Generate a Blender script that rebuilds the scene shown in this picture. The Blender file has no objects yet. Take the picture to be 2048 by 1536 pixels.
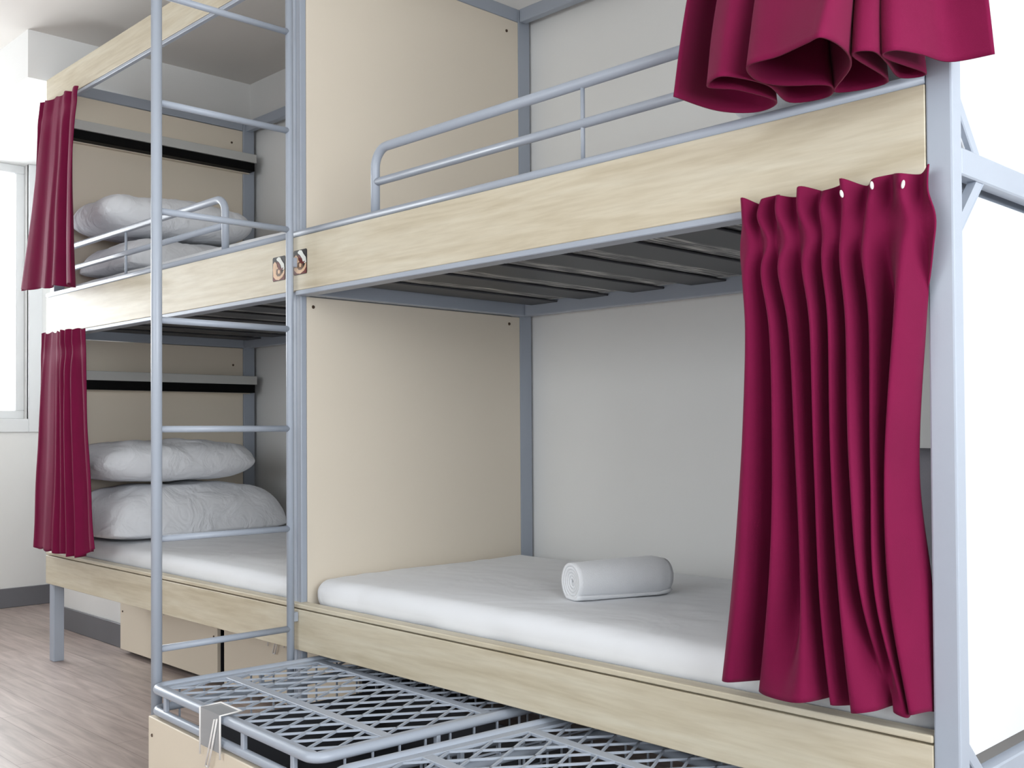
import bpy, bmesh, math, random
from mathutils import Vector, Matrix, noise
random.seed(7)
SC = bpy.context.scene
COL = SC.collection

# ------------------------------------------------------------------ camera
cd = bpy.data.cameras.new('camera')
cam = bpy.data.objects.new('camera', cd)
COL.objects.link(cam)
cd.sensor_fit = 'HORIZONTAL'
cd.sensor_width = 36.0
cd.lens = 2110.32 / 2048 * 36.0
cd.shift_x = (1024 - 958.48) / 2048
cd.shift_y = (820.88 - 768) / 2048
cd.clip_start = 0.02
R_ = Vector((0.685037, 0.728487, -0.005630))
U_ = Vector((0.016727, -0.008002, 0.999828))
F_ = Vector((-0.728317, 0.685013, 0.017667))
M_ = Matrix((R_, U_, -F_)).transposed().to_4x4()
M_.translation = Vector((2.81348, -1.85477, 1.04328))
cam.matrix_world = M_
SC.camera = cam

# ------------------------------------------------------------------ exposure and light
SC.view_settings.view_transform = 'Standard'
SC.view_settings.look = 'None'
SC.view_settings.gamma = 1.0
SC.view_settings.use_curve_mapping = False
SC.view_settings.exposure = 0.0

w = bpy.data.worlds.new('sky')
SC.world = w
w.use_nodes = True
bg = w.node_tree.nodes['Background']
bg.inputs[0].default_value = (0.92, 0.96, 1.0, 1)
bg.inputs[1].default_value = 2.6


def area(name, loc, target, sx, sy, power, color):
    l = bpy.data.lights.new(name, 'AREA')
    l.shape = 'RECTANGLE'
    l.size, l.size_y = sx, sy
    l.energy = power
    l.color = color
    o = bpy.data.objects.new(name, l)
    COL.objects.link(o)
    o.location = loc
    d = Vector(target) - Vector(loc)
    o.rotation_euler = d.to_track_quat('-Z', 'Y').to_euler()
    return o


# daylight falling in through the three windows
area('daylight_window_right', (4.95, -1.3, 1.75), (0, -1.1, 1.35), 3.6, 1.9, 195, (0.95, 0.975, 1.0))
area('daylight_window_front', (1.2, -4.5, 1.8), (0.9, 0, 1.2), 3.2, 1.7, 56, (0.96, 0.98, 1.0))
area('daylight_window_left', (-3.95, -0.5, 1.9), (0, -0.7, 1.5), 1.9, 1.4, 112, (0.96, 0.98, 1.0))


# ------------------------------------------------------------------ materials
def lin(r, g, b):
    f = lambda c: (c / 255 / 12.92) if c / 255 <= 0.04045 else ((c / 255 + 0.055) / 1.055) ** 2.4
    return (f(r), f(g), f(b), 1)


def mat(name, rgb, rough=0.5, metal=0.0, var=0.04, scale=6.0, bump=0.0, bscale=200.0, sheen=0.0, stretch=(1, 1, 1), spec=0.5):
    m = bpy.data.materials.new(name)
    m.use_nodes = True
    nt = m.node_tree
    b = nt.nodes['Principled BSDF']
    b.inputs['Roughness'].default_value = rough
    b.inputs['Metallic'].default_value = metal
    b.inputs['Specular IOR Level'].default_value = spec
    if sheen:
        b.inputs['Sheen Weight'].default_value = sheen
    tc = nt.nodes.new('ShaderNodeTexCoord')
    mp = nt.nodes.new('ShaderNodeMapping')
    mp.inputs['Scale'].default_value = stretch
    nt.links.new(tc.outputs['Object'], mp.inputs[0])
    n = nt.nodes.new('ShaderNodeTexNoise')
    n.inputs['Scale'].default_value = scale
    n.inputs['Detail'].default_value = 4
    nt.links.new(mp.outputs[0], n.inputs['Vector'])
    r = nt.nodes.new('ShaderNodeValToRGB')
    c = lin(*rgb)
    r.color_ramp.elements[0].position = 0.3
    r.color_ramp.elements[1].position = 0.7
    r.color_ramp.elements[0].color = tuple(x * (1 - var) for x in c[:3]) + (1,)
    r.color_ramp.elements[1].color = tuple(min(1, x * (1 + var)) for x in c[:3]) + (1,)
    nt.links.new(n.outputs['Fac'], r.inputs[0])
    nt.links.new(r.outputs[0], b.inputs['Base Color'])
    if bump:
        n2 = nt.nodes.new('ShaderNodeTexNoise')
        n2.inputs['Scale'].default_value = bscale
        nt.links.new(mp.outputs[0], n2.inputs['Vector'])
        bp = nt.nodes.new('ShaderNodeBump')
        bp.inputs['Strength'].default_value = bump
        bp.inputs['Distance'].default_value = 0.002
        nt.links.new(n2.outputs['Fac'], bp.inputs['Height'])
        nt.links.new(bp.outputs[0], b.inputs['Normal'])
    return m


def wood(name, c1, c2, c3, axis_scale=(1.2, 14, 14), rough=0.45):
    m = bpy.data.materials.new(name)
    m.use_nodes = True
    nt = m.node_tree
    b = nt.nodes['Principled BSDF']
    b.inputs['Roughness'].default_value = rough
    tc = nt.nodes.new('ShaderNodeTexCoord')
    mp = nt.nodes.new('ShaderNodeMapping')
    mp.inputs['Scale'].default_value = axis_scale
    nt.links.new(tc.outputs['Object'], mp.inputs[0])
    n = nt.nodes.new('ShaderNodeTexNoise')
    n.inputs['Scale'].default_value = 1.3
    n.inputs['Detail'].default_value = 6
    n.inputs['Distortion'].default_value = 1.1
    nt.links.new(mp.outputs[0], n.inputs['Vector'])
    wv = nt.nodes.new('ShaderNodeTexNoise')
    wv.inputs['Scale'].default_value = 7.0
    wv.inputs['Detail'].default_value = 5
    nt.links.new(mp.outputs[0], wv.inputs['Vector'])
    r = nt.nodes.new('ShaderNodeValToRGB')
    e = r.color_ramp.elements
    e[0].position, e[0].color = 0.28, lin(*c1)
    e[1].position, e[1].color = 0.74, lin(*c3)
    k = e.new(0.48)
    k.color = lin(*c2)
    nt.links.new(n.outputs['Fac'], r.inputs[0])
    mx = nt.nodes.new('ShaderNodeMix')
    mx.data_type = 'RGBA'
    mx.blend_type = 'MULTIPLY'
    mx.inputs[0].default_value = 0.22
    r2 = nt.nodes.new('ShaderNodeValToRGB')
    r2.color_ramp.elements[0].position, r2.color_ramp.elements[0].color = 0.36, (0.62, 0.56, 0.48, 1)
    r2.color_ramp.elements[1].position, r2.color_ramp.elements[1].color = 0.6, (1, 1, 1, 1)
    nt.links.new(wv.outputs['Fac'], r2.inputs[0])
    nt.links.new(r.outputs[0], mx.inputs[6])
    nt.links.new(r2.outputs[0], mx.inputs[7])
    nt.links.new(mx.outputs[2], b.inputs['Base Color'])
    return m


def floor_mat():
    m = bpy.data.materials.new('wood_effect_vinyl')
    m.use_nodes = True
    nt = m.node_tree
    b = nt.nodes['Principled BSDF']
    b.inputs['Roughness'].default_value = 0.38
    tc = nt.nodes.new('ShaderNodeTexCoord')
    br = nt.nodes.new('ShaderNodeTexBrick')
    br.inputs['Scale'].default_value = 1.0
    br.inputs['Brick Width'].default_value = 1.2
    br.inputs['Row Height'].default_value = 0.16
    br.inputs['Mortar Size'].default_value = 0.0012
    br.inputs['Color1'].default_value = lin(194, 179, 174)
    br.inputs['Color2'].default_value = lin(180, 166, 160)
    br.inputs['Mortar'].default_value = lin(140, 122, 116)
    nt.links.new(tc.outputs['Object'], br.inputs['Vector'])
    mp = nt.nodes.new('ShaderNodeMapping')
    mp.inputs['Scale'].default_value = (1.5, 16, 1)
    nt.links.new(tc.outputs['Object'], mp.inputs[0])
    n = nt.nodes.new('ShaderNodeTexNoise')
    n.inputs['Scale'].default_value = 2.2
    n.inputs['Detail'].default_value = 7
    n.inputs['Distortion'].default_value = 0.6
    nt.links.new(mp.outputs[0], n.inputs['Vector'])
    r = nt.nodes.new('ShaderNodeValToRGB')
    r.color_ramp.elements[0].position, r.color_ramp.elements[0].color = 0.3, (0.6, 0.56, 0.54, 1)
    r.color_ramp.elements[1].position, r.color_ramp.elements[1].color = 0.68, (1.1, 1.08, 1.06, 1)
    nt.links.new(n.outputs['Fac'], r.inputs[0])
    mx = nt.nodes.new('ShaderNodeMix')
    mx.data_type = 'RGBA'
    mx.blend_type = 'MULTIPLY'
    mx.inputs[0].default_value = 0.8
    nt.links.new(br.outputs['Color'], mx.inputs[6])
    nt.links.new(r.outputs[0], mx.inputs[7])
    nt.links.new(mx.outputs[2], b.inputs['Base Color'])
    return m


def fabric(name, rgb, transl=0.15, rough=0.75, weave=900.0, sheen=0.3):
    m = mat(name, rgb, rough=rough, var=0.05, scale=9, bump=0.25, bscale=weave, sheen=sheen, spec=0.12)
    nt = m.node_tree
    b = nt.nodes['Principled BSDF']
    out = nt.nodes['Material Output']
    t = nt.nodes.new('ShaderNodeBsdfTranslucent')
    t.inputs[0].default_value = lin(*rgb)
    mx = nt.nodes.new('ShaderNodeMixShader')
    mx.inputs[0].default_value = transl
    nt.links.new(b.outputs[0], mx.inputs[1])
    nt.links.new(t.outputs[0], mx.inputs[2])
    nt.links.new(mx.outputs[0], out.inputs[0])
    return m


def glass(name, tint=(0.97, 0.98, 0.98, 1), gloss=0.06, milk=0.0):
    m = bpy.data.materials.new(name)
    m.use_nodes = True
    nt = m.node_tree
    nt.nodes.remove(nt.nodes['Principled BSDF'])
    out = nt.nodes['Material Output']
    tr = nt.nodes.new('ShaderNodeBsdfTransparent')
    tr.inputs[0].default_value = tint
    g = nt.nodes.new('ShaderNodeBsdfGlossy')
    g.inputs['Roughness'].default_value = 0.05
    fr = nt.nodes.new('ShaderNodeFresnel')
    fr.inputs[0].default_value = 1.35
    mx = nt.nodes.new('ShaderNodeMixShader')
    ad = nt.nodes.new('ShaderNodeMath')
    ad.inputs[1].default_value = gloss
    ad.use_clamp = True
    nt.links.new(fr.outputs[0], ad.inputs[0])
    nt.links.new(ad.outputs[0], mx.inputs[0])
    nt.links.new(tr.outputs[0], mx.inputs[1])
    nt.links.new(g.outputs[0], mx.inputs[2])
    if milk:
        df = nt.nodes.new('ShaderNodeBsdfDiffuse')
        df.inputs[0].default_value = (0.8, 0.81, 0.83, 1)
        m2 = nt.nodes.new('ShaderNodeMixShader')
        m2.inputs[0].default_value = milk
        nt.links.new(mx.outputs[0], m2.inputs[1])
        nt.links.new(df.outputs[0], m2.inputs[2])
        nt.links.new(m2.outputs[0], out.inputs[0])
    else:
        nt.links.new(mx.outputs[0], out.inputs[0])
    return m


def creased(name, rgb, scale, strength):
    m = mat(name, rgb, rough=0.85, var=0.012, scale=5, sheen=0.15)
    nt = m.node_tree
    b = nt.nodes['Principled BSDF']
    tc = nt.nodes.new('ShaderNodeTexCoord')
    n = nt.nodes.new('ShaderNodeTexNoise')
    n.inputs['Scale'].default_value = scale
    n.inputs['Detail'].default_value = 3
    n.inputs['Distortion'].default_value = 1.6
    nt.links.new(tc.outputs['Object'], n.inputs['Vector'])
    bp = nt.nodes.new('ShaderNodeBump')
    bp.inputs['Strength'].default_value = strength
    bp.inputs['Distance'].default_value = 0.03
    nt.links.new(n.outputs['Fac'], bp.inputs['Height'])
    nt.links.new(bp.outputs[0], b.inputs['Normal'])
    return m


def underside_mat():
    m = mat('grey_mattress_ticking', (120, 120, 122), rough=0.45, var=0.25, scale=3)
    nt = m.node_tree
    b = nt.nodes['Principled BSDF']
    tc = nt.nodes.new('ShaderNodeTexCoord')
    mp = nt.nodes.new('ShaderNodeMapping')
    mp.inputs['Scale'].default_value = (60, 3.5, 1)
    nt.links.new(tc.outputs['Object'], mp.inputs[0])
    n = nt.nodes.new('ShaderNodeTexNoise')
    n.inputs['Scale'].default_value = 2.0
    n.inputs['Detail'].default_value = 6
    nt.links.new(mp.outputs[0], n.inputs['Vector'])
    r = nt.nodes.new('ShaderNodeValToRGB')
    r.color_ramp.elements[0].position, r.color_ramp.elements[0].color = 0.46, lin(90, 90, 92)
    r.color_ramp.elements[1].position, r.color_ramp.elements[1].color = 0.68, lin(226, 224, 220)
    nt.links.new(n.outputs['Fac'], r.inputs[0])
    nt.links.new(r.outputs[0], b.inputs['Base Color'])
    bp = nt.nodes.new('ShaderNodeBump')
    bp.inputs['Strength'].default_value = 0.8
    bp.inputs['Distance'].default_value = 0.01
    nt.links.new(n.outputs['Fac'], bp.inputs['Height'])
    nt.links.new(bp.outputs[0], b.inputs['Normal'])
    return m


M = dict(
    wall=mat('white_wall_paint', (234, 234, 233), rough=0.85, var=0.012, scale=2, bump=0.08, bscale=160),
    ceiling=mat('ceiling_paint', (226, 222, 217), rough=0.9, var=0.012, scale=2, bump=0.06, bscale=160),
    floor=floor_mat(),
    base=mat('grey_baseboard', (112, 112, 118), rough=0.5, var=0.03),
    metal=mat('grey_painted_steel', (168, 176, 189), rough=0.36, var=0.02, scale=3, bump=0.05, bscale=500),
    dmetal=mat('dark_grey_steel', (66, 67, 72), rough=0.5, var=0.05, scale=3),
    wood=wood('pale_wood_board', (193, 181, 156), (208, 198, 176), (217, 210, 191)),
    wpanel=mat('white_panel', (226, 228, 232), rough=0.5, var=0.01, scale=2),
    panel=mat('cream_panel', (233, 222, 205), rough=0.5, var=0.01, scale=2),
    front=mat('cream_locker_panel', (230, 218, 199), rough=0.5, var=0.012, scale=2),
    sheet=creased('white_cotton_sheet', (230, 232, 236), 2.6, 0.4),
    under=underside_mat(),
    pillow=creased('white_pillowcase', (230, 232, 237), 7.0, 0.55),
    towel=mat('white_terry_towel', (234, 236, 240), rough=0.95, var=0.015, scale=20, bump=0.5, bscale=420, sheen=0.4),
    curtain=fabric('burgundy_curtain_cloth', (122, 18, 64), transl=0.12, sheen=0.06),
    hook=mat('white_plastic', (235, 232, 230), rough=0.35, var=0.01),
    black=mat('black_plastic', (4, 4, 5), rough=0.6, var=0.05, spec=0.15),
    shelf=mat('light_grey_laminate', (196, 196, 193), rough=0.5, var=0.01),
    bag=mat('dark_grey_canvas', (146, 144, 152), rough=0.85, var=0.12, scale=12, bump=0.4, bscale=500),
    screw=mat('dark_screw_head', (92, 74, 60), rough=0.4, metal=0.6),
    clear=glass('clear_plastic', (0.93, 0.94, 0.95, 1), 0.1, 0.28),
    pane=glass('window_glass'),
    wframe=mat('white_window_frame', (226, 228, 230), rough=0.4, var=0.01),
    s_black=mat('sticker_black', (26, 18, 16), rough=0.4),
    s_red=mat('sticker_dark_red', (104, 36, 30), rough=0.4),
    s_cream=mat('sticker_cream', (222, 186, 152), rough=0.4, var=0.12, scale=40),
    s_white=mat('sticker_white', (226, 228, 222), rough=0.4),
    s_brown=mat('sticker_brown', (116, 92, 74), rough=0.4),
)


# ------------------------------------------------------------------ mesh helpers
def B():
    return bmesh.new()


def box(bm, x0, x1, y0, y1, z0, z1, bev=0.0, seg=2, mi=0, rot=None):
    r = bmesh.ops.create_cube(bm, size=1.0)
    vs = r['verts']
    c = Vector(((x0 + x1) / 2, (y0 + y1) / 2, (z0 + z1) / 2))
    for v in vs:
        v.co = Vector((v.co.x * (x1 - x0), v.co.y * (y1 - y0), v.co.z * (z1 - z0)))
        if rot:
            v.co = rot @ v.co
        v.co += c
    fs = set(f for v in vs for f in v.link_faces)
    for f in fs:
        f.material_index = mi
    if bev:
        es = list(set(e for v in vs for e in v.link_edges))
        bmesh.ops.bevel(bm, geom=es, offset=bev, segments=seg, affect='EDGES', profile=0.5, clamp_overlap=True, material=-1)
    return bm


def tube(bm, pts, r, seg=12, closed=False, mi=0, start=None):
    pts = [Vector(p) for p in pts]
    n = len(pts)
    rings = []
    up = None
    for i, p in enumerate(pts):
        if closed:
            t = (pts[(i + 1) % n] - pts[i - 1]).normalized()
        else:
            a, b = pts[max(i - 1, 0)], pts[min(i + 1, n - 1)]
            t = (b - a).normalized()
        if up is None:
            up = start or (Vector((0, 0, 1)) if abs(t.z) < 0.9 else Vector((1, 0, 0)))
        up = (up - t * up.dot(t)).normalized()
        s = t.cross(up)
        ring = []
        for k in range(seg):
            an = 2 * math.pi * (k + 0.5) / seg
            ring.append(bm.verts.new(p + (up * math.cos(an) + s * math.sin(an)) * r))
        rings.append(ring)
    m = n if closed else n - 1
    for i in range(m):
        a, b = rings[i], rings[(i + 1) % n]
        for k in range(seg):
            f = bm.faces.new((a[k], b[k], b[(k + 1) % seg], a[(k + 1) % seg]))
            f.smooth = seg > 4
            f.material_index = mi
    if not closed:
        bm.faces.new(rings[0]).material_index = mi
        bm.faces.new(list(reversed(rings[-1]))).material_index = mi
    return bm


def arc(c, r, a0, a1, n, plane):
    """points of an arc; plane gives the two unit axes"""
    ax, ay = Vector(plane[0]), Vector(plane[1])
    out = []
    for i in range(n + 1):
        a = math.radians(a0 + (a1 - a0) * i / n)
        out.append(Vector(c) + ax * math.cos(a) * r + ay * math.sin(a) * r)
    return out


def link(name, bm, mats, parent=None, label=None, smooth=None):
    bmesh.ops.recalc_face_normals(bm, faces=bm.faces[:])
    me = bpy.data.meshes.new(name)
    bm.to_mesh(me)
    bm.free()
    for m in (mats if isinstance(mats, (list, tuple)) else [mats]):
        me.materials.append(m)
    if smooth:
        for p in me.polygons:
            p.use_smooth = True
    o = bpy.data.objects.new(name, me)
    COL.objects.link(o)
    if parent:
        o.parent = parent
    if label:
        o['label'] = label
    return o


def thing(name, label, cat, loc=(0, 0, 0), group=None):
    o = bpy.data.objects.new(name, None)
    o.empty_display_size = 0.1
    COL.objects.link(o)
    o.location = loc
    o['label'] = label
    o['category'] = cat
    if group:
        o['group'] = group
    return o


def tag(o, label, cat, group=None):
    o['label'] = label
    o['category'] = cat
    if group:
        o['group'] = group
    return o


def struct(name, bm, m, parent=None):
    o = link(name, bm, m, parent)
    if not parent:
        o['kind'] = 'structure'
    return o


def catmull(P, k):
    """resample list of tuples with k samples per span"""
    P = [Vector(p) for p in P]
    out = []
    n = len(P)
    for i in range(n - 1):
        p0, p1, p2, p3 = P[max(i - 1, 0)], P[i], P[i + 1], P[min(i + 2, n - 1)]
        for j in range(k):
            t = j / k
            out.append(0.5 * ((2 * p1) + (p2 - p0) * t + (2 * p0 - 5 * p1 + 4 * p2 - p3) * t * t + (3 * p1 - p0 - 3 * p2 + p3) * t ** 3))
    out.append(P[-1])
    return out


def drape(levels, k_col=6, k_row=10, wrinkle=0.0025, seed=0.0):
    """cloth through levels of control points (each level the same count)"""
    cols = [catmull(l, k_col) for l in levels]
    ncol = len(cols[0])
    lines = [catmull([l[i] for l in cols], k_row) for i in range(ncol)]
    nrow = len(lines[0])
    bm = B()
    V = []
    for i in range(ncol):
        row = []
        for j in range(nrow):
            p = lines[i][j].copy()
            q = Vector((p.x * 7 + seed, p.y * 7, p.z * 3.2))
            d = noise.noise(q) * wrinkle * 2
            p += Vector((d * 0.5, d, 0))
            row.append(bm.verts.new(p))
        V.append(row)
    for i in range(ncol - 1):
        for j in range(nrow - 1):
            bm.faces.new((V[i][j], V[i + 1][j], V[i + 1][j + 1], V[i][j + 1])).smooth = True
    return bm


def roundbox(lx, ly, lz, r, n=(40, 24, 8), fn=None):
    """closed rounded box centred at the origin, gridded so that it can be wrinkled"""
    def coords(h, m):
        pts = []
        e = 5
        for i in range(e):
            a = math.pi / 4 * i / e
            pts.append(-h + r - r * math.tan(math.pi / 4 - a))
        for i in range(m + 1):
            pts.append(-(h - r) + 2 * (h - r) * i / m)
        return pts + [-p for p in reversed(pts[:e])]
    H = (lx / 2, ly / 2, lz / 2)
    C = [coords(H[i], n[i]) for i in range(3)]
    bm = B()
    cache = {}

    def vert(i, j, k):
        key = (i, j, k)
        if key in cache:
            return cache[key]
        p = Vector((C[0][i], C[1][j], C[2][k]))
        q = Vector([max(-(H[a] - r), min(H[a] - r, p[a])) for a in range(3)])
        d = p - q
        if d.length > 1e-9:
            p = q + d.normalized() * r
        if fn:
            p = fn(p)
        cache[key] = bm.verts.new(p)
        return cache[key]
    N = [len(c) - 1 for c in C]
    for a, b, cc in ((0, 1, 2), (1, 2, 0), (2, 0, 1)):
        for side in (0, N[cc]):
            for i in range(N[a]):
                for j in range(N[b]):
                    idx = []
                    for di, dj in ((0, 0), (1, 0), (1, 1), (0, 1)):
                        t = [0, 0, 0]
                        t[a], t[b], t[cc] = i + di, j + dj, side
                        idx.append(vert(*t))
                    bm.faces.new(idx).smooth = True
    return bm


# ------------------------------------------------------------------ the room
YB = 1.085          # back wall
XR, YF, ZC = 4.7, -4.2, 2.88
XL = -3.68
bm = box(B(), XL - 0.2, XR + 0.2, YF - 0.2, YB + 0.2, -0.1, 0)
struct('floor', bm, M['floor'])
bm = box(B(), XL - 0.2, XR + 0.2, YF - 0.2, YB + 0.2, ZC, ZC + 0.15)
struct('ceiling', bm, M['ceiling'])
struct('wall_back', box(B(), XL - 0.2, XR + 0.2, YB, YB + 0.2, 0, ZC), M['wall'])


def wall_x(name, x0, x1, ya, yb, hole):
    """wall across x with an opening hole = (y0, y1, z0, z1)"""
    y0, y1, z0, z1 = hole
    b = B()
    box(b, x0, x1, ya, y0, 0, ZC)
    box(b, x0, x1, y1, yb, 0, ZC)
    box(b, x0, x1, y0, y1, 0, z0)
    box(b, x0, x1, y0, y1, z1, ZC)
    return struct(name, b, M['wall'])


def window_x(name, x, hole, mull):
    y0, y1, z0, z1 = hole
    b = B()
    f = 0.05
    for (a, c, d, e) in ((y0, y1, z0, z0 + f), (y0, y1, z1 - f, z1), (y0, y0 + f, z0 + f, z1 - f), (y1 - f, y1, z0 + f, z1 - f)):
        box(b, x - 0.03, x + 0.03, a, c, d, e, 0.004, 1)
    for m in mull:
        box(b, x - 0.03, x + 0.03, m - f / 2, m + f / 2, z0 + f, z1 - f, 0.004, 1)
    o = link(name, b, M['wframe'])
    o['kind'] = 'structure'
    ed = [y0] + list(mull) + [y1]
    for i in range(len(ed) - 1):
        link('window_pane', box(B(), x - 0.003, x + 0.003, ed[i] + f / 2, ed[i + 1] - f / 2, z0 + f, z1 - f), M['pane'], o)
    return o


holeL = (-1.5, 0.52, 1.12, 2.66)
holeR = (-3.2, 0.6, 0.8, 2.65)
wall_x('wall_left', XL - 0.2, XL, YF, YB, holeL)
window_x('window_1', XL - 0.09, holeL, (-0.49,))
b = B()
for (a, c, d, e) in ((0.52, 0.6, 1.04, 2.66), (-1.58, -1.5, 1.04, 2.66), (-1.5, 0.52, 1.04, 1.12)):
    box(b, XL - 0.02, XL + 0.012, a, c, d, e, 0.003, 1)
struct('trim_1', b, M['wframe'])
wall_x('wall_right', XR, XR + 0.2, YF, YB, holeR)
window_x('window_2', XR + 0.1, holeR, (-1.93, -0.66))
b = B()
hf = (-0.6, 3.0, 0.9, 2.6)
box(b, XL, hf[0], YF - 0.2, YF, 0, ZC)
box(b, hf[1], XR, YF - 0.2, YF, 0, ZC)
box(b, hf[0], hf[1], YF - 0.2, YF, 0, hf[2])
box(b, hf[0], hf[1], YF - 0.2, YF, hf[3], ZC)
struct('wall_front', b, M['wall'])
b = B()
f = 0.05
for (a, c, d, e) in ((hf[0], hf[1], hf[2], hf[2] + f), (hf[0], hf[1], hf[3] - f, hf[3]), (hf[0], hf[0] + f, hf[2] + f, hf[3] - f), (hf[1] - f, hf[1], hf[2] + f, hf[3] - f), (1.175, 1.225, hf[2] + f, hf[3] - f)):
    box(b, a, c, YF - 0.13, YF - 0.07, d, e, 0.004, 1)
o = struct('window_3', b, M['wframe'])
for a, c in ((hf[0] + f, 1.175), (1.225, hf[1] - f)):
    link('window_pane', box(B(), a, c, YF - 0.103, YF - 0.097, hf[2] + f, hf[3] - f), M['pane'], o)

# wall pier behind the far bed and the lowered ceiling over the window alcove
struct('wall_alcove', box(B(), -2.88, -2.075, 0.385, YB, 0, 2.66), M['wall'])
struct('ceiling_soffit', box(B(), XL, -2.075, -0.07, YB, 2.66, ZC), M['wall'])
struct('baseboard_alcove', box(B(), -2.892, -2.075, 0.373, 0.385, 0, 0.115, 0.003, 1), M['base'])
struct('baseboard_left', box(B(), XL, XL + 0.012, YF, YB, 0, 0.115, 0.003, 1), M['base'])
struct('baseboard_back', box(B(), -2.07, XR, YB - 0.012, YB, 0, 0.115, 0.003, 1), M['base'])

# ------------------------------------------------------------------ bunk beds
ZB0, ZB1 = 1.483, 1.652
ZR0, ZR1 = 0.355, 0.482
ZT0, ZT1 = 2.525, 2.652


def sticker(bm, x0, x1, z0, z1, y, flip=False):
    """dark square sticker printed with a pale looping shape"""
    def poly(pts, depth, mi):
        vs = [bm.verts.new((x0 + (x1 - x0) * u, y - depth, z0 + (z1 - z0) * v)) for u, v in pts]
        f = bm.faces.new(vs)
        f.material_index = mi
        bmesh.ops.extrude_face_region(bm, geom=[f])
        for v in vs:
            v.co.y = y
    rr = [(0.05, 0), (0.95, 0), (1, 0.06), (1, 0.94), (0.95, 1), (0.05, 1), (0, 0.94), (0, 0.06)]
    poly(rr, 0.0012, 0)
    poly([(0.03, 0.02), (0.97, 0.02), (0.97, 0.34), (0.6, 0.2), (0.2, 0.1), (0.03, 0.3)], 0.0015, 1)
    cream = [(0.06, 0.74), (0.2, 0.82), (0.33, 0.72), (0.38, 0.58), (0.47, 0.52), (0.31, 0.48), (0.28, 0.3), (0.4, 0.19), (0.6, 0.18), (0.76, 0.26), (0.9, 0.42), (0.95, 0.44), (0.95, 0.27), (0.8, 0.13), (0.5, 0.03), (0.25, 0.07), (0.07, 0.2), (0.03, 0.5)]
    poly(cream, 0.0019, 2)
    poly([(0.31, 0.48), (0.47, 0.52), (0.66, 0.45), (0.76, 0.26), (0.6, 0.18), (0.4, 0.19), (0.28, 0.3)], 0.0017, 4)
    poly([(0.42, 0.4), (0.5, 0.48), (0.6, 0.41), (0.58, 0.3), (0.46, 0.29)], 0.0021, 2)
    poly([(0.33, 0.92), (0.46, 0.98), (0.62, 0.96), (0.74, 0.82), (0.92, 0.66), (0.96, 0.46), (0.86, 0.42), (0.72, 0.45), (0.66, 0.62), (0.5, 0.78), (0.35, 0.86)], 0.0021, 3)
    poly([(0.33, 0.8), (0.5, 0.76), (0.64, 0.62), (0.66, 0.49), (0.9, 0.51), (0.76, 0.41), (0.5, 0.46), (0.42, 0.6)], 0.0023, 1)
    return bm


def guard_rail(parent, x_open, x_end, joints):
    """tube rail with one rounded end by the ladder; runs to the bed end"""
    s = 1 if x_end > x_open else -1
    y = 0.03
    ztop, zmid, r, rad = 1.862, 1.765, 0.0135, 0.055
    b = B()
    pts = [Vector((x_open, y, 1.655)), Vector((x_open, y, ztop - rad))]
    for i in range(1, 9):
        a = math.pi / 2 * i / 8
        pts.append(Vector((x_open + s * rad * (1 - math.cos(a)), y, ztop - rad + rad * math.sin(a))))
    pts.append(Vector((x_end, y, ztop)))
    tube(b, pts, r, 12)
    g = link('guard_rail', b, M['metal'], parent)
    link('middle_bar', tube(B(), [(x_open, y, zmid), (x_end, y, zmid)], 0.0115, 12), M['metal'], g)
    for j in joints:
        link('upright', tube(B(), [(j, y, 1.655), (j, y, ztop)], 0.0055, 8), M['metal'], g)
    return g


def deck(parent, x0, x1, z, front_lip=True, nslat=8):
    b = B()
    if front_lip:
        box(b, x0, x1, 0.0, 0.05, z - 0.002, z + 0.013, 0.002, 1)
        box(b, x0, x1, 0.021, 0.05, z + 0.013, z + 0.05, 0.002, 1)
    else:
        box(b, x0, x1, 0.022, 0.05, z, z + 0.05, 0.002, 1)
    box(b, x0, x1, 1.0, 1.04, z, z + 0.05, 0.002, 1)
    box(b, x0, x0 + 0.035, 0.05, 1.0, z, z + 0.05, 0.002, 1)
    box(b, x1 - 0.035, x1, 0.05, 1.0, z, z + 0.05, 0.002, 1)
    link('deck_frame', b, M['metal'], parent)
    span = (x1 - x0 - 0.07) / nslat
    for i in range(nslat):
        xa = x0 + 0.035 + span * (i + 0.14)
        link('slat', box(B(), xa, xa + span * 0.56, 0.05, 1.0, z + 0.037, z + 0.044, 0.002, 1), M['dmetal'], parent)


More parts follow.
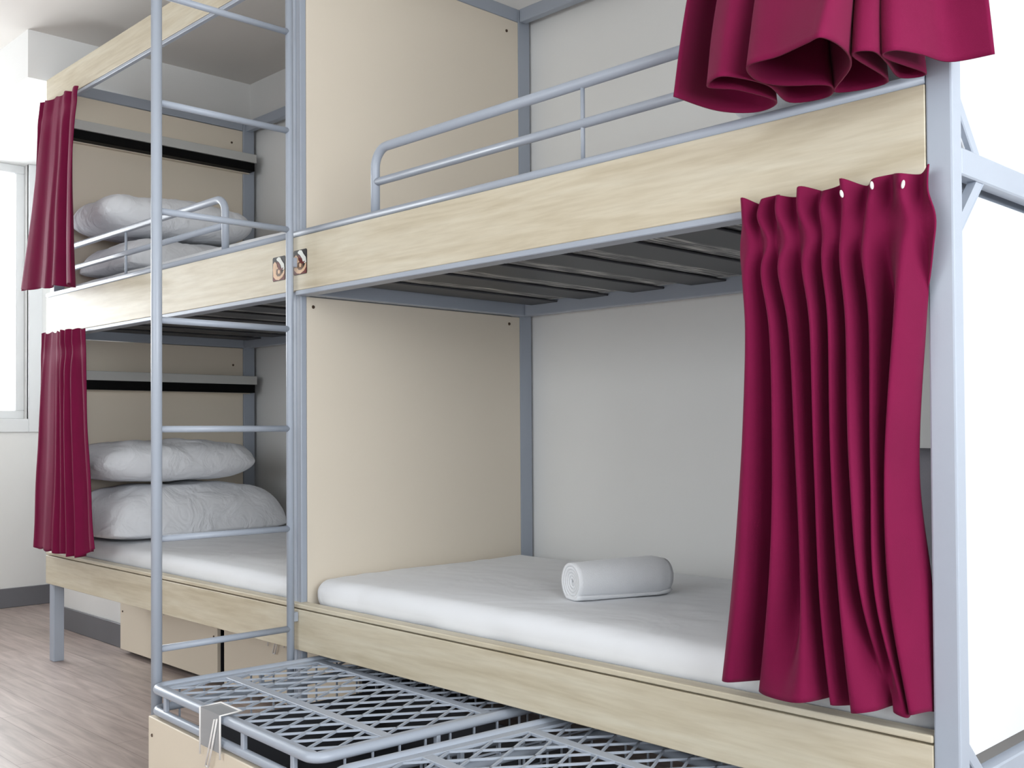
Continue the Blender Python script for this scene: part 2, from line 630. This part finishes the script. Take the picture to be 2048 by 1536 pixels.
def bed(name, label, x0, x1, loc_x, posts, panel_side):
    t = thing(name, label, 'bunk bed')
    for p in posts:
        link('post', box(B(), *p, 0.004, 2), M['metal'], t)
    # wooden boards
    link('side_board', box(B(), x0, x1, 0.0, 0.02, ZB0, ZB1, 0.0015, 1), M['wood'], t)
    b = box(B(), x0, x1, 0.0, 0.02, ZR0, ZR1, 0.0015, 1)
    link('side_board', b, M['wood'], t)
    link('board_ledge', box(B(), x0, x1, -0.001, 0.042, ZR1 + 0.004, ZR1 + 0.018, 0.003, 2), M['wood'], t)
    link('top_board', box(B(), x0, x1, 0.0, 0.02, ZT0, ZT1, 0.0015, 1), M['wood'], t)
    # metal rails that edge the boards
    link('board_rail', tube(B(), [(x0, 0.009, ZB1 + 0.011), (x1, 0.009, ZB1 + 0.011)], 0.0115, 12), M['metal'], t)
    link('board_rail', box(B(), x0, x1, 0.001, 0.02, ZT0 - 0.015, ZT0 - 0.001, 0.002, 1), M['metal'], t)
    da, dc = (x0 + 0.01, x1 - 0.005) if x1 > 1 else (x0 + 0.005, x1 - 0.045)
    deck(t, da, dc, ZB0 - 0.013)
    deck(t, da, dc, ZR1 - 0.055, front_lip=False)
    # top frame at the back
    link('top_rail', box(B(), da, dc, 1.015, 1.05, 2.602, 2.652, 0.003, 1), M['metal'], t)
    return t


# right-hand bunk (nearest the camera): x 0 .. 2.0
right_posts = [(-0.0285, -0.005, 0.021, 0.045, 0, 2.652), (-0.0285, -0.005, 1.012, 1.075, 0, 2.652),
               (2.001, 2.048, 0.0, 0.04, 0, 2.652), (2.001, 2.048, 1.0, 1.065, 0, 2.652)]
bedR = bed('bunk_bed', 'grey steel bunk bed nearest the camera, rolled towel on its lower bunk', -0.012, 2.0, 0, right_posts, 0)
# left-hand bunk: x -2.035 .. -0.012
left_posts = [(-2.05, -2.0, 0.021, 0.07, 0, 2.652), (-2.05, -2.0, 1.0, 1.065, 0, 2.652),
              (-0.052, -0.0295, 0.021, 0.045, 0, 2.652), (-0.052, -0.0295, 1.012, 1.075, 0, 2.652)]
bedL = bed('bunk_bed', 'grey steel bunk bed seen through the ladder, white pillows stacked on both its bunks', -2.038, -0.013, 0, left_posts, 0)


def end_frame(t, x0, x1, face_x, screws, ya, yb):
    """cream panels framed by bars at one end of a bunk"""
    for z0, z1 in ((0.44, 1.468), (1.53, 2.6)):
        p = link('end_panel', box(B(), face_x - 0.016, face_x, ya, yb, z0, z1, 0.001, 1), M['panel'], t)
        for sy, sz in screws:
            if z0 < sz < z1:
                s = B()
                bmesh.ops.create_cone(s, cap_ends=True, segments=12, radius1=0.006, radius2=0.005, depth=0.003,
                                      matrix=Matrix.Translation((face_x + 0.001, sy, sz)) @ Matrix.Rotation(math.pi / 2, 4, 'Y'))
                link('screw', s, M['screw'], p)
    b = box(B(), x0, x1, ya, yb, 2.602, 2.652, 0.003, 1)
    link('end_bar', b, M['metal'], t)


end_frame(bedR, -0.028, -0.0055, -0.006, [(0.07, 1.437), (0.955, 1.44), (0.95, 2.553), (0.1, 2.553)], 0.0455, 1.0115)
end_frame(bedL, -2.048, -2.002, -2.008, [(0.942, 1.38), (0.936, 2.53)], 0.0705, 0.9995)
# far end of the right-hand bunk: panel on the inside, bars and braces outside
for z0, z1 in ((0.44, 1.475), (1.54, 2.6)):
    link('end_panel', box(B(), 2.003, 2.018, 0.041, 0.9995, z0, z1, 0.001, 1), M['wpanel'], bedR)
link('end_bar', box(B(), 2.018, 2.047, 0.0405, 0.9995, 1.488, 1.538, 0.003, 1), M['metal'], bedR)
link('end_bar', box(B(), 2.018, 2.047, 0.0405, 0.9995, 0.372, 0.422, 0.003, 1), M['metal'], bedR)
link('end_bar', box(B(), 2.003, 2.047, 0.0405, 0.9995, 2.602, 2.652, 0.003, 1), M['metal'], bedR)


def brace(parent, a, c, wd=0.024, th=0.012):
    a, c = Vector(a), Vector(c)
    d = c - a
    q = Matrix.Rotation(math.atan2(d.z, d.y), 3, 'X')
    m = (a + c) / 2
    b = box(B(), m.x - th / 2, m.x + th / 2, m.y - d.length / 2, m.y + d.length / 2, m.z - wd / 2, m.z + wd / 2, 0.002, 1, rot=q)
    link('corner_brace', b, M['metal'], parent)


brace(bedR, (2.036, 0.03, 1.635), (2.036, 0.125, 1.532))
brace(bedR, (2.036, 0.135, 1.495), (2.036, 0.03, 1.39))
brace(bedR, (2.036, 0.03, 0.49), (2.036, 0.12, 0.405))

guard_rail(bedR, 0.372, 2.0, (1.173,))
guard_rail(bedL, -0.487, -2.0, (-1.279,))

# stickers on the boards either side of the ladder
sm = [M['s_black'], M['s_red'], M['s_cream'], M['s_white'], M['s_brown']]
link('sticker', sticker(B(), -0.132, -0.058, 1.524, 1.602, 0.0), sm, bedL, 'small dark sticker with a pale looping mark')
link('sticker', sticker(B(), -0.010, 0.064, 1.531, 1.609, 0.0), sm, bedR, 'small dark sticker with a pale looping mark')


# reading shelves on the far end panels
def shelf(label, z, y0=0.06, y1=1.03):
    t = thing('wall_shelf', label, 'shelf', (-2.0, 0.5, z), 'shelves over the pillows of the far bunk bed')
    L = lambda *a: tuple(a)
    xf, xb = 0.080, -0.0075
    b = box(B(), xb + 0.001, xf, y0 - 0.5, y1 - 0.5, 0.042, 0.085, 0.0015, 1)
    link('shelf_board', b, M['shelf'], t)
    b = box(B(), xb + 0.001, xf - 0.010, y0 - 0.5, y1 - 0.506, 0.003, 0.042, 0.001, 1)
    link('light_strip', b, M['black'], t, 'black strip under the shelf')
    link('bottom_lip', box(B(), xb + 0.001, 0.020, y0 - 0.5, y1 - 0.506, -0.004, 0.003), M['panel'], t)
    link('underside', box(B(), 0.020, xf - 0.010, y0 - 0.5, y1 - 0.506, 0.0, 0.003), M['black'], t, 'black underside')
    link('clip', box(B(), xf - 0.010, xf - 0.004, -0.03, 0.0, 0.008, 0.036, 0.002, 1), M['dmetal'], t)
    return t


shelf('grey wall shelf with black underside above the pillows of the upper far bunk', 2.380)
shelf('grey wall shelf with black underside above the pillows of the lower far bunk', 1.236)


# ------------------------------------------------------------------ ladder
lad = thing('ladder', 'tall grey steel ladder standing out from the join of the two bunk beds', 'ladder', (0, -0.25, 0))
ys = (-0.025, -0.468)
for yy, xx, r in ((ys[0], 0.004, 0.0118), (ys[1], 0.0, 0.0155)):
    link('stile', tube(B(), [(xx, yy + 0.25, 0.0), (xx, yy + 0.25, 2.75)], r, 16), M['metal'], lad)
for k in range(0, 8):
    z = 0.4246 + 0.3117 * k
    if z < 2.75:
        link('rung', tube(B(), [(0.004, ys[0] + 0.25, z), (0.0, ys[1] + 0.25, z)], 0.0098, 12), M['metal'], lad)
for z in (0.46, 1.57, 2.6):
    link('bracket', box(B(), -0.006, 0.012, 0.228, 0.2495, z - 0.015, z + 0.015, 0.002, 1), M['metal'], lad)


# ------------------------------------------------------------------ mattresses
def mattress(label, cx, cy, z0, lx, ly, lz, seed, group='white mattresses of the bunks'):
    r = min(0.045, lz * 0.45)

    def fn(p):
        p = p.copy()
        top = max(0.0, min(1.0, (p.z + lz / 2) / lz))
        n1 = noise.noise(Vector((p.x * 1.6 + seed, p.y * 2.2, seed)))
        n2 = noise.noise(Vector((p.x * 3 + p.y * 6 + seed, p.y * 9 - p.x * 4, 3.1)))
        p.z += top * (n1 * 0.006 + abs(n2) * 0.005)
        dome = (1 - (2 * p.x / lx) ** 4) * (1 - (2 * p.y / ly) ** 4)
        p.z += top * 0.008 * max(0, dome)
        if p.y < -ly / 2 + 0.05:
            p.y += noise.noise(Vector((p.x * 9, p.z * 14, seed))) * 0.005
        return p
    b = roundbox(lx, ly, lz, r, (80, 44, 5), fn)
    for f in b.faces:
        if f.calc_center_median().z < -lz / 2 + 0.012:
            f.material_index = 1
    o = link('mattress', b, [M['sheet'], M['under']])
    o.location = (cx, cy, z0 + lz / 2)
    return tag(o, label, 'mattress', group)


zd = ZR1 - 0.055 + 0.044
mattress('white sheeted mattress under the rolled towel on the lower bunk', 0.998, 0.52, zd + 0.001, 1.975, 0.94, 0.10, 1.0)
mattress('white mattress of the lower bunk behind the ladder, two plump pillows on it', -1.04, 0.52, zd + 0.001, 1.91, 0.94, 0.088, 5.0)
zu = ZB0 - 0.013 + 0.044
mattress('white mattress behind the long guard rail of the upper bunk over the rolled towel', 1.015, 0.53, zu + 0.001, 1.94, 0.92, 0.16, 9.0)
mattress('white mattress of the upper bunk behind the ladder, two pillows piled on it', -1.04, 0.53, zu + 0.001, 1.91, 0.92, 0.200, 13.0)


# ------------------------------------------------------------------ pillows
def pillow(label, cx, cy, z0, W, L, Hh, seed, rot=0, flat=0.35, tilt=0):
    N = 44
    b = B()

    def prof(u):
        return max(0.0, 1 - abs(u) ** 4.2) ** 0.42

    def pos(u, v, s):
        pin = 1 - 0.07 * (1 - abs(v) ** 2) * 1.0
        pin2 = 1 - 0.05 * (1 - abs(u) ** 2)
        x = W / 2 * u * pin * (1 - 0.13 * v ** 4)
        y = L / 2 * v * pin2 * (1 - 0.09 * u ** 4)
        t = prof(u) * prof(v)
        h = Hh * (1 - flat) if s > 0 else -Hh * flat
        z = h * t
        k = noise.noise(Vector((u * 2.2 + seed, v * 3.0, seed))) * 0.016 + abs(noise.noise(Vector((u * 5 + v * 3 + seed, v * 5 - u * 3, s)))) * -0.014
        # puckers that fan out from the seams
        k += 0.010 * math.sin(v * 17 + seed + 2.5 * u) * abs(u) ** 2.0 * noise.noise(Vector((v * 4, seed, 2)))
        z += k * t ** 0.5 * (1 if s > 0 else 0.3)
        if s > 0:
            x += 0.012 * noise.noise(Vector((v * 4 + seed, z * 14, 1.0))) * t ** 0.3
        return Vector((x, y, z))
    top = {}
    for s in (1, -1):
        for i in range(N + 1):
            for j in range(N + 1):
                a, c = -1 + 2 * i / N, -1 + 2 * j / N
                u, v = math.sin(a * math.pi / 2), math.sin(c * math.pi / 2)
                edge = i in (0, N) or j in (0, N)
                key = (i, j) if edge else (i, j, s)
                if key not in top:
                    top[key] = b.verts.new(pos(u, v, s))
        for i in range(N):
            for j in range(N):
                q = []
                for di, dj in ((0, 0), (1, 0), (1, 1), (0, 1)):
                    I, J = i + di, j + dj
                    q.append(top[(I, J) if (I in (0, N) or J in (0, N)) else (I, J, s)])
                b.faces.new(q).smooth = True
    o = link('pillow', b, M['pillow'])
    o.location = (cx, cy, z0 + Hh * flat)
    o.rotation_euler = (0, tilt, rot)
    return tag(o, label, 'pillow', 'white pillows stacked at the far end')


pillow('lower white pillow of the pair on the lower bunk, flattened under another', -1.70, 0.475, 0.574, 0.58, 0.94, 0.232, 2.0, 0.02, 0.14)
pillow('upper white pillow of the pair on the lower bunk behind the ladder', -1.72, 0.405, 0.818, 0.50, 0.79, 0.182, 6.0, -0.03, 0.46)
pillow('lower white pillow of the pair behind the upper bunk guard rail', -1.69, 0.495, 1.737, 0.56, 0.84, 0.160, 11.0, 0.03, 0.14)
pillow('upper white pillow of the pair behind the upper bunk guard rail', -1.72, 0.41, 1.909, 0.48, 0.76, 0.178, 17.0, -0.05, 0.46)
pillow('white pillow peeking out below the raised curtain on the upper bunk', 1.70, 0.46, 1.700, 0.46, 0.72, 0.15, 23.0, 0.03, 0.38)


# ------------------------------------------------------------------ rolled towel
def towel():
    b = B()
    turns, n = 5.2, 150
    L = 0.30
    R0 = 0.052
    NL = 22
    prof = []
    # spiral cross-section, flattened a little where it rests
    for i in range(n + 1):
        a = turns * 2 * math.pi * i / n
        r = 0.006 + (R0 - 0.006) * i / n
        prof.append((r * math.cos(a - 2.0), r * math.sin(a - 2.0)))
    th = 0.0022
    rows = []
    for j in range(NL + 1):
        y = -L / 2 + L * j / NL
        row = []
        tj = j / NL
        grow = 1.0 + 0.16 * math.sin(tj * math.pi * 0.55) - 0.22 * max(0, tj - 0.86) / 0.14
        for i, (x, z) in enumerate(prof):
            k = i / n
            s = grow if k > 0.5 else 1.0
            s = 1 + (grow - 1) * k
            d = noise.noise(Vector((x * 18, y * 26, z * 9))) * 0.004 * k * tj
            ang = math.atan2(z, x)
            crease = 0.0065 * max(0, math.sin((y * 60 + ang * 2.2))) * k * max(0, tj - 0.35)
            xx, zz = x * (s + d * 8) - x * crease * 8, z * (s + d * 8) - z * crease * 8
            zz = max(zz, -R0 * 0.84)
            push = (1 - k) * 0.006 * (1 if j in (0, NL) else 0)
            row.append(b.verts.new((xx, y + (push if j == 0 else -push), zz)))
        rows.append(row)
    for j in range(NL):
        for i in range(n):
            b.faces.new((rows[j][i], rows[j][i + 1], rows[j + 1][i + 1], rows[j + 1][i])).smooth = True
    o = link('towel', b, M['towel'])
    s = o.modifiers.new('thickness', 'SOLIDIFY')
    s.thickness = 0.0085
    s.offset = 0.0
    return o


tw = towel()
tw.location = (0.955, 0.415, 0.586 + 0.052 * 0.84 + 0.001)
tw.rotation_euler = (0, 0, -0.33)
tag(tw, 'white rolled towel lying on the lower mattress in the middle of the open bunk', 'towel')

# dark bag behind the curtain
bgm = roundbox(0.40, 0.26, 0.40, 0.06, (14, 10, 14), lambda p: p + Vector((noise.noise(p * 7) * 0.02, noise.noise(p * 6 + Vector((3, 1, 2))) * 0.02, 0.012 * noise.noise(p * 5))))
bago = link('bag', bgm, M['bag'])
bago.location = (1.70, 0.86, 0.784)
tag(bago, 'dark grey bag glimpsed between the long curtain and the corner post, on the lower bunk', 'bag')


# ------------------------------------------------------------------ curtains
def curtain(name_label, bm, hooks=()):
    o = link('curtain', bm, M['curtain'])
    s = o.modifiers.new('thickness', 'SOLIDIFY')
    s.thickness = 0.003
    s.offset = 0.0
    tag(o, name_label, 'curtain', 'burgundy bunk curtains')
    for h in hooks:
        t = B()
        bmesh.ops.create_uvsphere(t, u_segments=10, v_segments=8, radius=1.0,
                                  matrix=Matrix.Translation(h) @ Matrix.Rotation(0.25 * math.sin(h[0] * 90), 4, 'Y') @ Matrix.Diagonal((0.0034, 0.0025, 0.0078, 1)))
        for f in t.faces:
            f.smooth = True
        link('curtain_hook', t, M['hook'], o, 'white plastic hook')
    return o


# long curtain of the lower right bunk; rows of (x, y) for ridges and valleys
ZTOP = 1.484
top = [(1.634, -0.012), (1.655, -0.034), (1.672, -0.006), (1.690, -0.038), (1.712, -0.008), (1.733, -0.042), (1.755, -0.008), (1.778, -0.040), (1.800, -0.006),
       (1.822, -0.038), (1.846, -0.008), (1.868, -0.040), (1.892, -0.006), (1.915, -0.038), (1.940, -0.006), (1.972, -0.040), (1.996, -0.008), (2.018, -0.030)]


def px_lvl(pts, z, k=0.0):
    return [(x, y, z) for x, y in pts]


neck = [(1.637, -0.020), (1.662, -0.048), (1.688, -0.010), (1.702, -0.052), (1.724, -0.012), (1.742, -0.058), (1.768, -0.010), (1.790, -0.056), (1.812, -0.006),
        (1.828, -0.054), (1.848, -0.012), (1.866, -0.058), (1.886, -0.012), (1.910, -0.056), (1.936, -0.008), (1.978, -0.058), (2.005, -0.016), (2.024, -0.034)]
l120 = [(1.652, -0.010), (1.678, -0.068), (1.712, -0.006), (1.732, -0.076), (1.757, -0.010), (1.772, -0.076), (1.797, 0.000), (1.818, -0.082), (1.834, 0.002),
        (1.852, -0.078), (1.868, -0.008), (1.888, -0.078), (1.912, -0.006), (1.930, -0.074), (1.950, -0.004), (1.976, -0.080), (1.998, -0.030), (1.998, -0.004)]
l095 = [(1.642, -0.030), (1.680, -0.084), (1.722, -0.002), (1.742, -0.090), (1.772, -0.016), (1.790, -0.086), (1.812, 0.006), (1.828, -0.088), (1.846, -0.004),
        (1.864, -0.090), (1.880, -0.012), (1.902, -0.092), (1.920, -0.008), (1.932, -0.078), (1.944, -0.012), (1.956, -0.078), (1.968, -0.030), (1.978, 0.010)]
l070 = [(1.618, -0.036), (1.668, -0.092), (1.710, 0.004), (1.734, -0.096), (1.778, -0.034), (1.802, -0.092), (1.820, 0.010), (1.838, -0.092), (1.856, -0.004),
        (1.880, -0.096), (1.902, -0.010), (1.916, -0.086), (1.926, -0.012), (1.938, -0.078), (1.944, -0.020), (1.960, -0.070), (1.982, -0.018), (1.994, 0.020)]
hem = [(1.592, -0.036), (1.630, -0.078), (1.672, 0.006), (1.690, -0.062), (1.752, -0.088), (1.806, -0.092), (1.836, 0.012), (1.848, -0.076), (1.872, -0.020),
       (1.890, -0.078), (1.924, -0.066), (1.936, -0.010), (1.950, -0.040), (1.970, -0.036), (1.966, -0.012), (1.982, -0.046), (1.996, -0.010), (1.997, 0.020)]
rz = lambda pts, z, amp: [(x, y, z + amp * math.sin(i * 1.9 + 0.4)) for i, (x, y) in enumerate(pts)]
hem3 = [(x, y, 0.538 + 0.006 * math.sin(i * 1.3)) for i, (x, y) in enumerate(hem)]
sq = [(a + 0.006 * math.sin(i * 2.7), -0.030 + (c + 0.030) * 0.35) for i, (a, c) in enumerate(neck)]
bm = drape([rz([(a, c * (1.0 + 0.35 * math.sin(i * 1.3))) for i, (a, c) in enumerate(top)], ZTOP + 0.010, 0.007), px_lvl([(a, min(-0.006, c * 1.15)) for a, c in top], 1.455), px_lvl(sq, 1.405), px_lvl(neck, 1.345), px_lvl(l120, 1.22), px_lvl(l095, 0.96), px_lvl(l070, 0.74), hem3], 7, 12, 0.0022, 0.0)
curtain('long burgundy curtain gathered in deep folds beside the corner post of the lower bunk', bm,
        [(1.868, -0.052, 1.470), (1.925, -0.050, 1.476), (1.982, -0.050, 1.468)])

# raised curtain of the upper right bunk
hemU = [(1.642, -0.25), (1.648, -0.11), (1.695, -0.05), (1.755, -0.08), (1.745, -0.19), (1.715, -0.25), (1.759, -0.285), (1.782, -0.25), (1.795, -0.17),
        (1.770, -0.055), (1.835, -0.032), (1.868, -0.095), (1.812, -0.155), (1.797, -0.215),
        (1.826, -0.293), (1.886, -0.297), (1.950, -0.314), (1.980, -0.318), (1.978, -0.25), (1.945, -0.16), (1.858, -0.050), (1.950, -0.034),
        (1.972, -0.206), (2.004, -0.202), (1.996, -0.13), (1.975, -0.040), (2.015, -0.030), (2.004, -0.160),
        (2.030, -0.180), (2.052, -0.127), (2.068, -0.058), (2.134, -0.042)]
nU = len(hemU) - 1
l190 = [(1.610 + (x - 1.642) * 1.02, y * 0.62 - 0.006) for x, y in hemU]
l230 = [(1.630 + 0.42 * i / nU, -0.055 - 0.035 * math.sin(i * math.pi / 2)) for i in range(nU + 1)]
l250 = [(1.640 + 0.39 * i / nU, -0.022 - 0.014 * math.sin(i * math.pi / 2)) for i in range(nU + 1)]
bm = drape([px_lvl(l250, 2.545), px_lvl(l230, 2.42), px_lvl([((a[0] + c[0]) / 2, (a[1] + c[1]) / 2) for a, c in zip(l230, l190)], 2.12), px_lvl(l190, 1.88), px_lvl(hemU, 1.66)], 7, 12, 0.003, 4.0)
curtain('bright burgundy curtain with a wide rippling hem hanging over the upper bunk guard rail', bm)


def side_curtain(xt, xb, zt, zb, nf, seed, flare, hemz=None, yb=-0.05, bend=1.0, slope=0.0):
    """gathered curtain: xt, xb = (x0, x1) at top and hem"""
    n = nf * 6 + 1
    rnd = random.Random(seed)
    ph = [rnd.random() * 0.9 for _ in range(4)]
    lv = []
    for t in (0.0, 0.06, 0.11, 0.2, 0.4, 0.6, 0.8, 1.0):
        z = zt + (zb - zt) * t
        e = t ** bend
        x0 = xt[0] + (xb[0] - xt[0]) * e
        x1 = xt[1] + (xb[1] - xt[1]) * e
        row = []
        for i in range(n):
            u = i / (n - 1)
            q = u + 0.035 * math.sin(u * 9 + ph[0] * 6) * min(1, t * 3)
            a = 2 * math.pi * nf * q
            pinch = 0.55 if t == 0.11 else 1.0
            amp = (0.010 + flare * t) * (0.65 + 0.5 * math.sin(u * 7 + seed))
            wv = math.sin(a) + 0.25 * math.sin(2 * a + ph[1] * 6)
            broad = 0.018 * t * math.sin(u * 2 * math.pi * 1.4 + ph[2] * 6)
            y = -0.016 - amp * 1.1 + (yb + 0.010) * t + amp * wv * pinch + broad
            y = min(y, -0.004)
            dz = 0.004 * math.sin(i * 0.9) if t in (0.0, 1.0) else 0
            if t == 0.0:
                dz += slope * u
            if t == 1.0 and hemz:
                dz += hemz(u)
            row.append((x0 + (x1 - x0) * u, y, z + dz))
        lv.append(row)
    return drape(lv, 3, 10, 0.0025, seed)


bm = side_curtain((-2.028, -1.565), (-2.045, -1.30), 1.488, 0.525, 7, 3, 0.016, lambda u: 0.05 * max(0, u - 0.75) / 0.25, -0.045, 1.1, -0.01)
curtain('narrow burgundy curtain hanging at the far end of the lower bunk beside the two pillows', bm)
bm = side_curtain((-2.030, -1.615), (-2.05, -1.35), 2.540, 1.640, 4, 8, 0.022, lambda u: 0.045 * (1 - u) - 0.008, -0.10, 1.3, -0.025)
curtain('narrow burgundy curtain hanging at the far end of the upper bunk, hem swinging outwards', bm)


# ------------------------------------------------------------------ lockers
def locker(name, label, loc, rot, W=0.88, D=0.82, side=False):
    """low rolling locker: cream front, tube rim, wire sides, mesh lid; local origin at the front corner"""
    t = thing(name, label, 'locker', (loc[0], loc[1], 0), 'rolling lockers under the bunks')
    t.rotation_euler = (0, 0, rot)
    zt, zl, r = 0.326, 0.267, 0.0125
    # rim
    rad = 0.05

    def loop(z, inset):
        a, c = inset, inset
        pts = []
        for cx, cy, a0 in ((rad, rad, 180), (W - rad, rad, 270), (W - rad, D - rad, 0), (rad, D - rad, 90)):
            for i in range(8):
                an = math.radians(a0 + 90 * i / 7)
                pts.append(Vector((cx + (rad - inset) * math.cos(an), cy + (rad - inset) * math.sin(an), z)))
        return pts
    link('top_rim', tube(B(), loop(zt, r), r, 12, closed=True), M['metal'], t)
    link('lower_rim', tube(B(), loop(zl, r), r * 0.95, 12, closed=True), M['metal'], t)
    # flat border, centre bar
    b = B()
    e = 0.022
    for (x0, x1, y0, y1) in ((e, W - e, e, e + 0.02), (e, W - e, D - e - 0.02, D - e), (e, e + 0.028, e + 0.02, D - e - 0.02), (W - e - 0.028, W - e, e + 0.02, D - e - 0.02),
                             (e + 0.028, W - e - 0.028, 0.215, 0.245), (e + 0.028, W - e - 0.028, 0.52, 0.55)):
        box(b, x0, x1, y0, y1, zt - 0.004, zt + 0.004, 0.001, 1)
    lid = link('lid_frame', b, M['metal'], t)
    # expanded mesh
    b = B()
    px, py = 0.074, 0.125
    x0, x1, y0, y1 = e + 0.026, W - e - 0.026, e + 0.018, D - e - 0.018
    nl = int((x1 - x0) / (px / 2))
    ny = int((y1 - y0) / (py / 2))
    for i in range(nl // 2 + 1):
        xc = x0 + px * (i + 0.0)
        for sgn in (1, -1):
            pts = []
            for j in range(ny + 2):
                yy = min(y0 + py / 2 * j, y1)
                xx = xc + sgn * (px / 2 - 0.0018) * (1 if j % 2 else 0)
                pts.append(Vector((max(x0, min(x1, xx)), yy, zt)))
                if yy >= y1:
                    break
            if xc <= x1 + 1e-6:
                tube(b, pts, 0.0037, 4)
    link('mesh', b, M['metal'], lid)
    # struts between the rims
    for sx, sy in ((0.10, r), (W - 0.10, r), (W * 0.62, r), (r, 0.35), (W - r, 0.35)):
        link('strut', box(B(), sx - 0.008, sx + 0.008, sy - 0.006, sy + 0.006, zl, zt, 0.002, 1), M['metal'], t)
    # wire sides
    b = B()
    for xs in (r, W - r):
        yy = 0.09
        while yy < D - 0.05:
            box(b, xs - 0.002, xs + 0.002, yy - 0.0025, yy + 0.0025, 0.03, zt)
            yy += 0.075
        for z in (0.10, 0.18, 0.285):
            box(b, xs - 0.002, xs + 0.002, 0.05, D - 0.05, z - 0.002, z + 0.002)
    xx = 0.09
    while xx < W - 0.05:
        box(b, xx - 0.002, xx + 0.002, D - r - 0.002, D - r + 0.002, 0.03, zt)
        xx += 0.075
    for z in (0.10, 0.18, 0.285):
        box(b, 0.05, W - 0.05, D - r - 0.002, D - r + 0.002, z - 0.002, z + 0.002)
    link('wire_side', b, M['metal'], t)
    # tray and liners, coloured dark to stand in for the shade inside
    b = B()
    box(b, 0.02, W - 0.02, 0.03, D - 0.02, 0.022, 0.030)
    box(b, 0.02, 0.024, 0.03, D - 0.02, 0.03, 0.20)
    box(b, W - 0.024, W - 0.02, 0.03, D - 0.02, 0.03, 0.20)
    box(b, 0.024, W - 0.024, D - 0.026, D - 0.022, 0.03, 0.20)
    link('tray', b, M['dmetal'], t)
    fp = link('front_panel', box(B(), 0.004, W - 0.004, 0.002, 0.020, 0.022, 0.249, 0.002, 1), M['front'], t)
    for sx in (0.03, W - 0.03):
        b = B()
        bmesh.ops.create_cone(b, cap_ends=True, segments=12, radius1=0.005, radius2=0.004, depth=0.003,
                              matrix=Matrix.Translation((sx, 0.001, 0.20)) @ Matrix.Rotation(math.pi / 2, 4, 'X'))
        link('screw', b, M['screw'], fp)
    for sx, sy in ((0.06, 0.06), (W - 0.06, 0.06), (0.06, D - 0.06), (W - 0.06, D - 0.06)):
        c = B()
        bmesh.ops.create_cone(c, cap_ends=True, segments=14, radius1=0.011, radius2=0.011, depth=0.016,
                              matrix=Matrix.Translation((sx, sy, 0.011)) @ Matrix.Rotation(math.pi / 2, 4, 'Y'))
        link('caster', c, M['black'], t)
    if side:
        link('side_strip', box(B(), -0.013, 0.003, 0.022, D - 0.03, 0.024, 0.245, 0.001, 1), M['black'], t, 'black strip along the side')  # thin black strip just left of the front panel
    # clear plastic clasp folded over the rim
    c0, c1 = 0.35, 0.46
    b = B()
    yf = -0.006
    for (xa, xb) in ((c0, c1),):
        box(b, xa, xb, yf - 0.0015, yf + 0.0015, 0.249, zt + 0.017)
        box(b, xa, xb, yf, 0.05, zt + 0.0145, zt + 0.0175)
    cl = link('clasp', b, M['clear'], t, 'clear plastic clasp')
    b = B()
    tube(b, [(c0, yf - 0.002, 0.225), (c0, yf - 0.002, zt + 0.016), (c0, 0.05, zt + 0.018), (c1, 0.05, zt + 0.018), (c1, yf - 0.002, zt + 0.016), (c1, yf - 0.002, 0.235)], 0.0028, 6)
    tube(b, [(c1 - 0.012, yf - 0.004, zt + 0.006), (c0 + 0.055, yf - 0.006, 0.205)], 0.0028, 6)
    tube(b, [(c1 - 0.026, yf - 0.004, zt + 0.002), (c0 + 0.040, yf - 0.006, 0.205)], 0.0028, 6)
    tube(b, [(c0 + 0.040, yf - 0.006, 0.205), (c0 + 0.055, yf - 0.006, 0.205)], 0.0028, 6)
    link('clasp_edge', b, M['hook'], cl, 'pale edging')
    return t


locker('rolling_locker', 'cream fronted locker with mesh lid pulled out at the foot of the ladder', (0.0175, -0.505), math.radians(-3))
locker('rolling_locker', 'mesh topped locker pulled out in front of the towel bunk, front cut off', (0.972, -0.575), math.radians(-5))
locker('rolling_locker', 'cream locker pushed under the far bunk beside the white wall pier', (-1.972, 0.318), 0, W=0.91, D=0.70, side=True)
locker('rolling_locker', 'cream locker pushed under the far bunk, seen through the lowest ladder rungs', (-1.015, 0.318), 0, W=0.91, D=0.70)
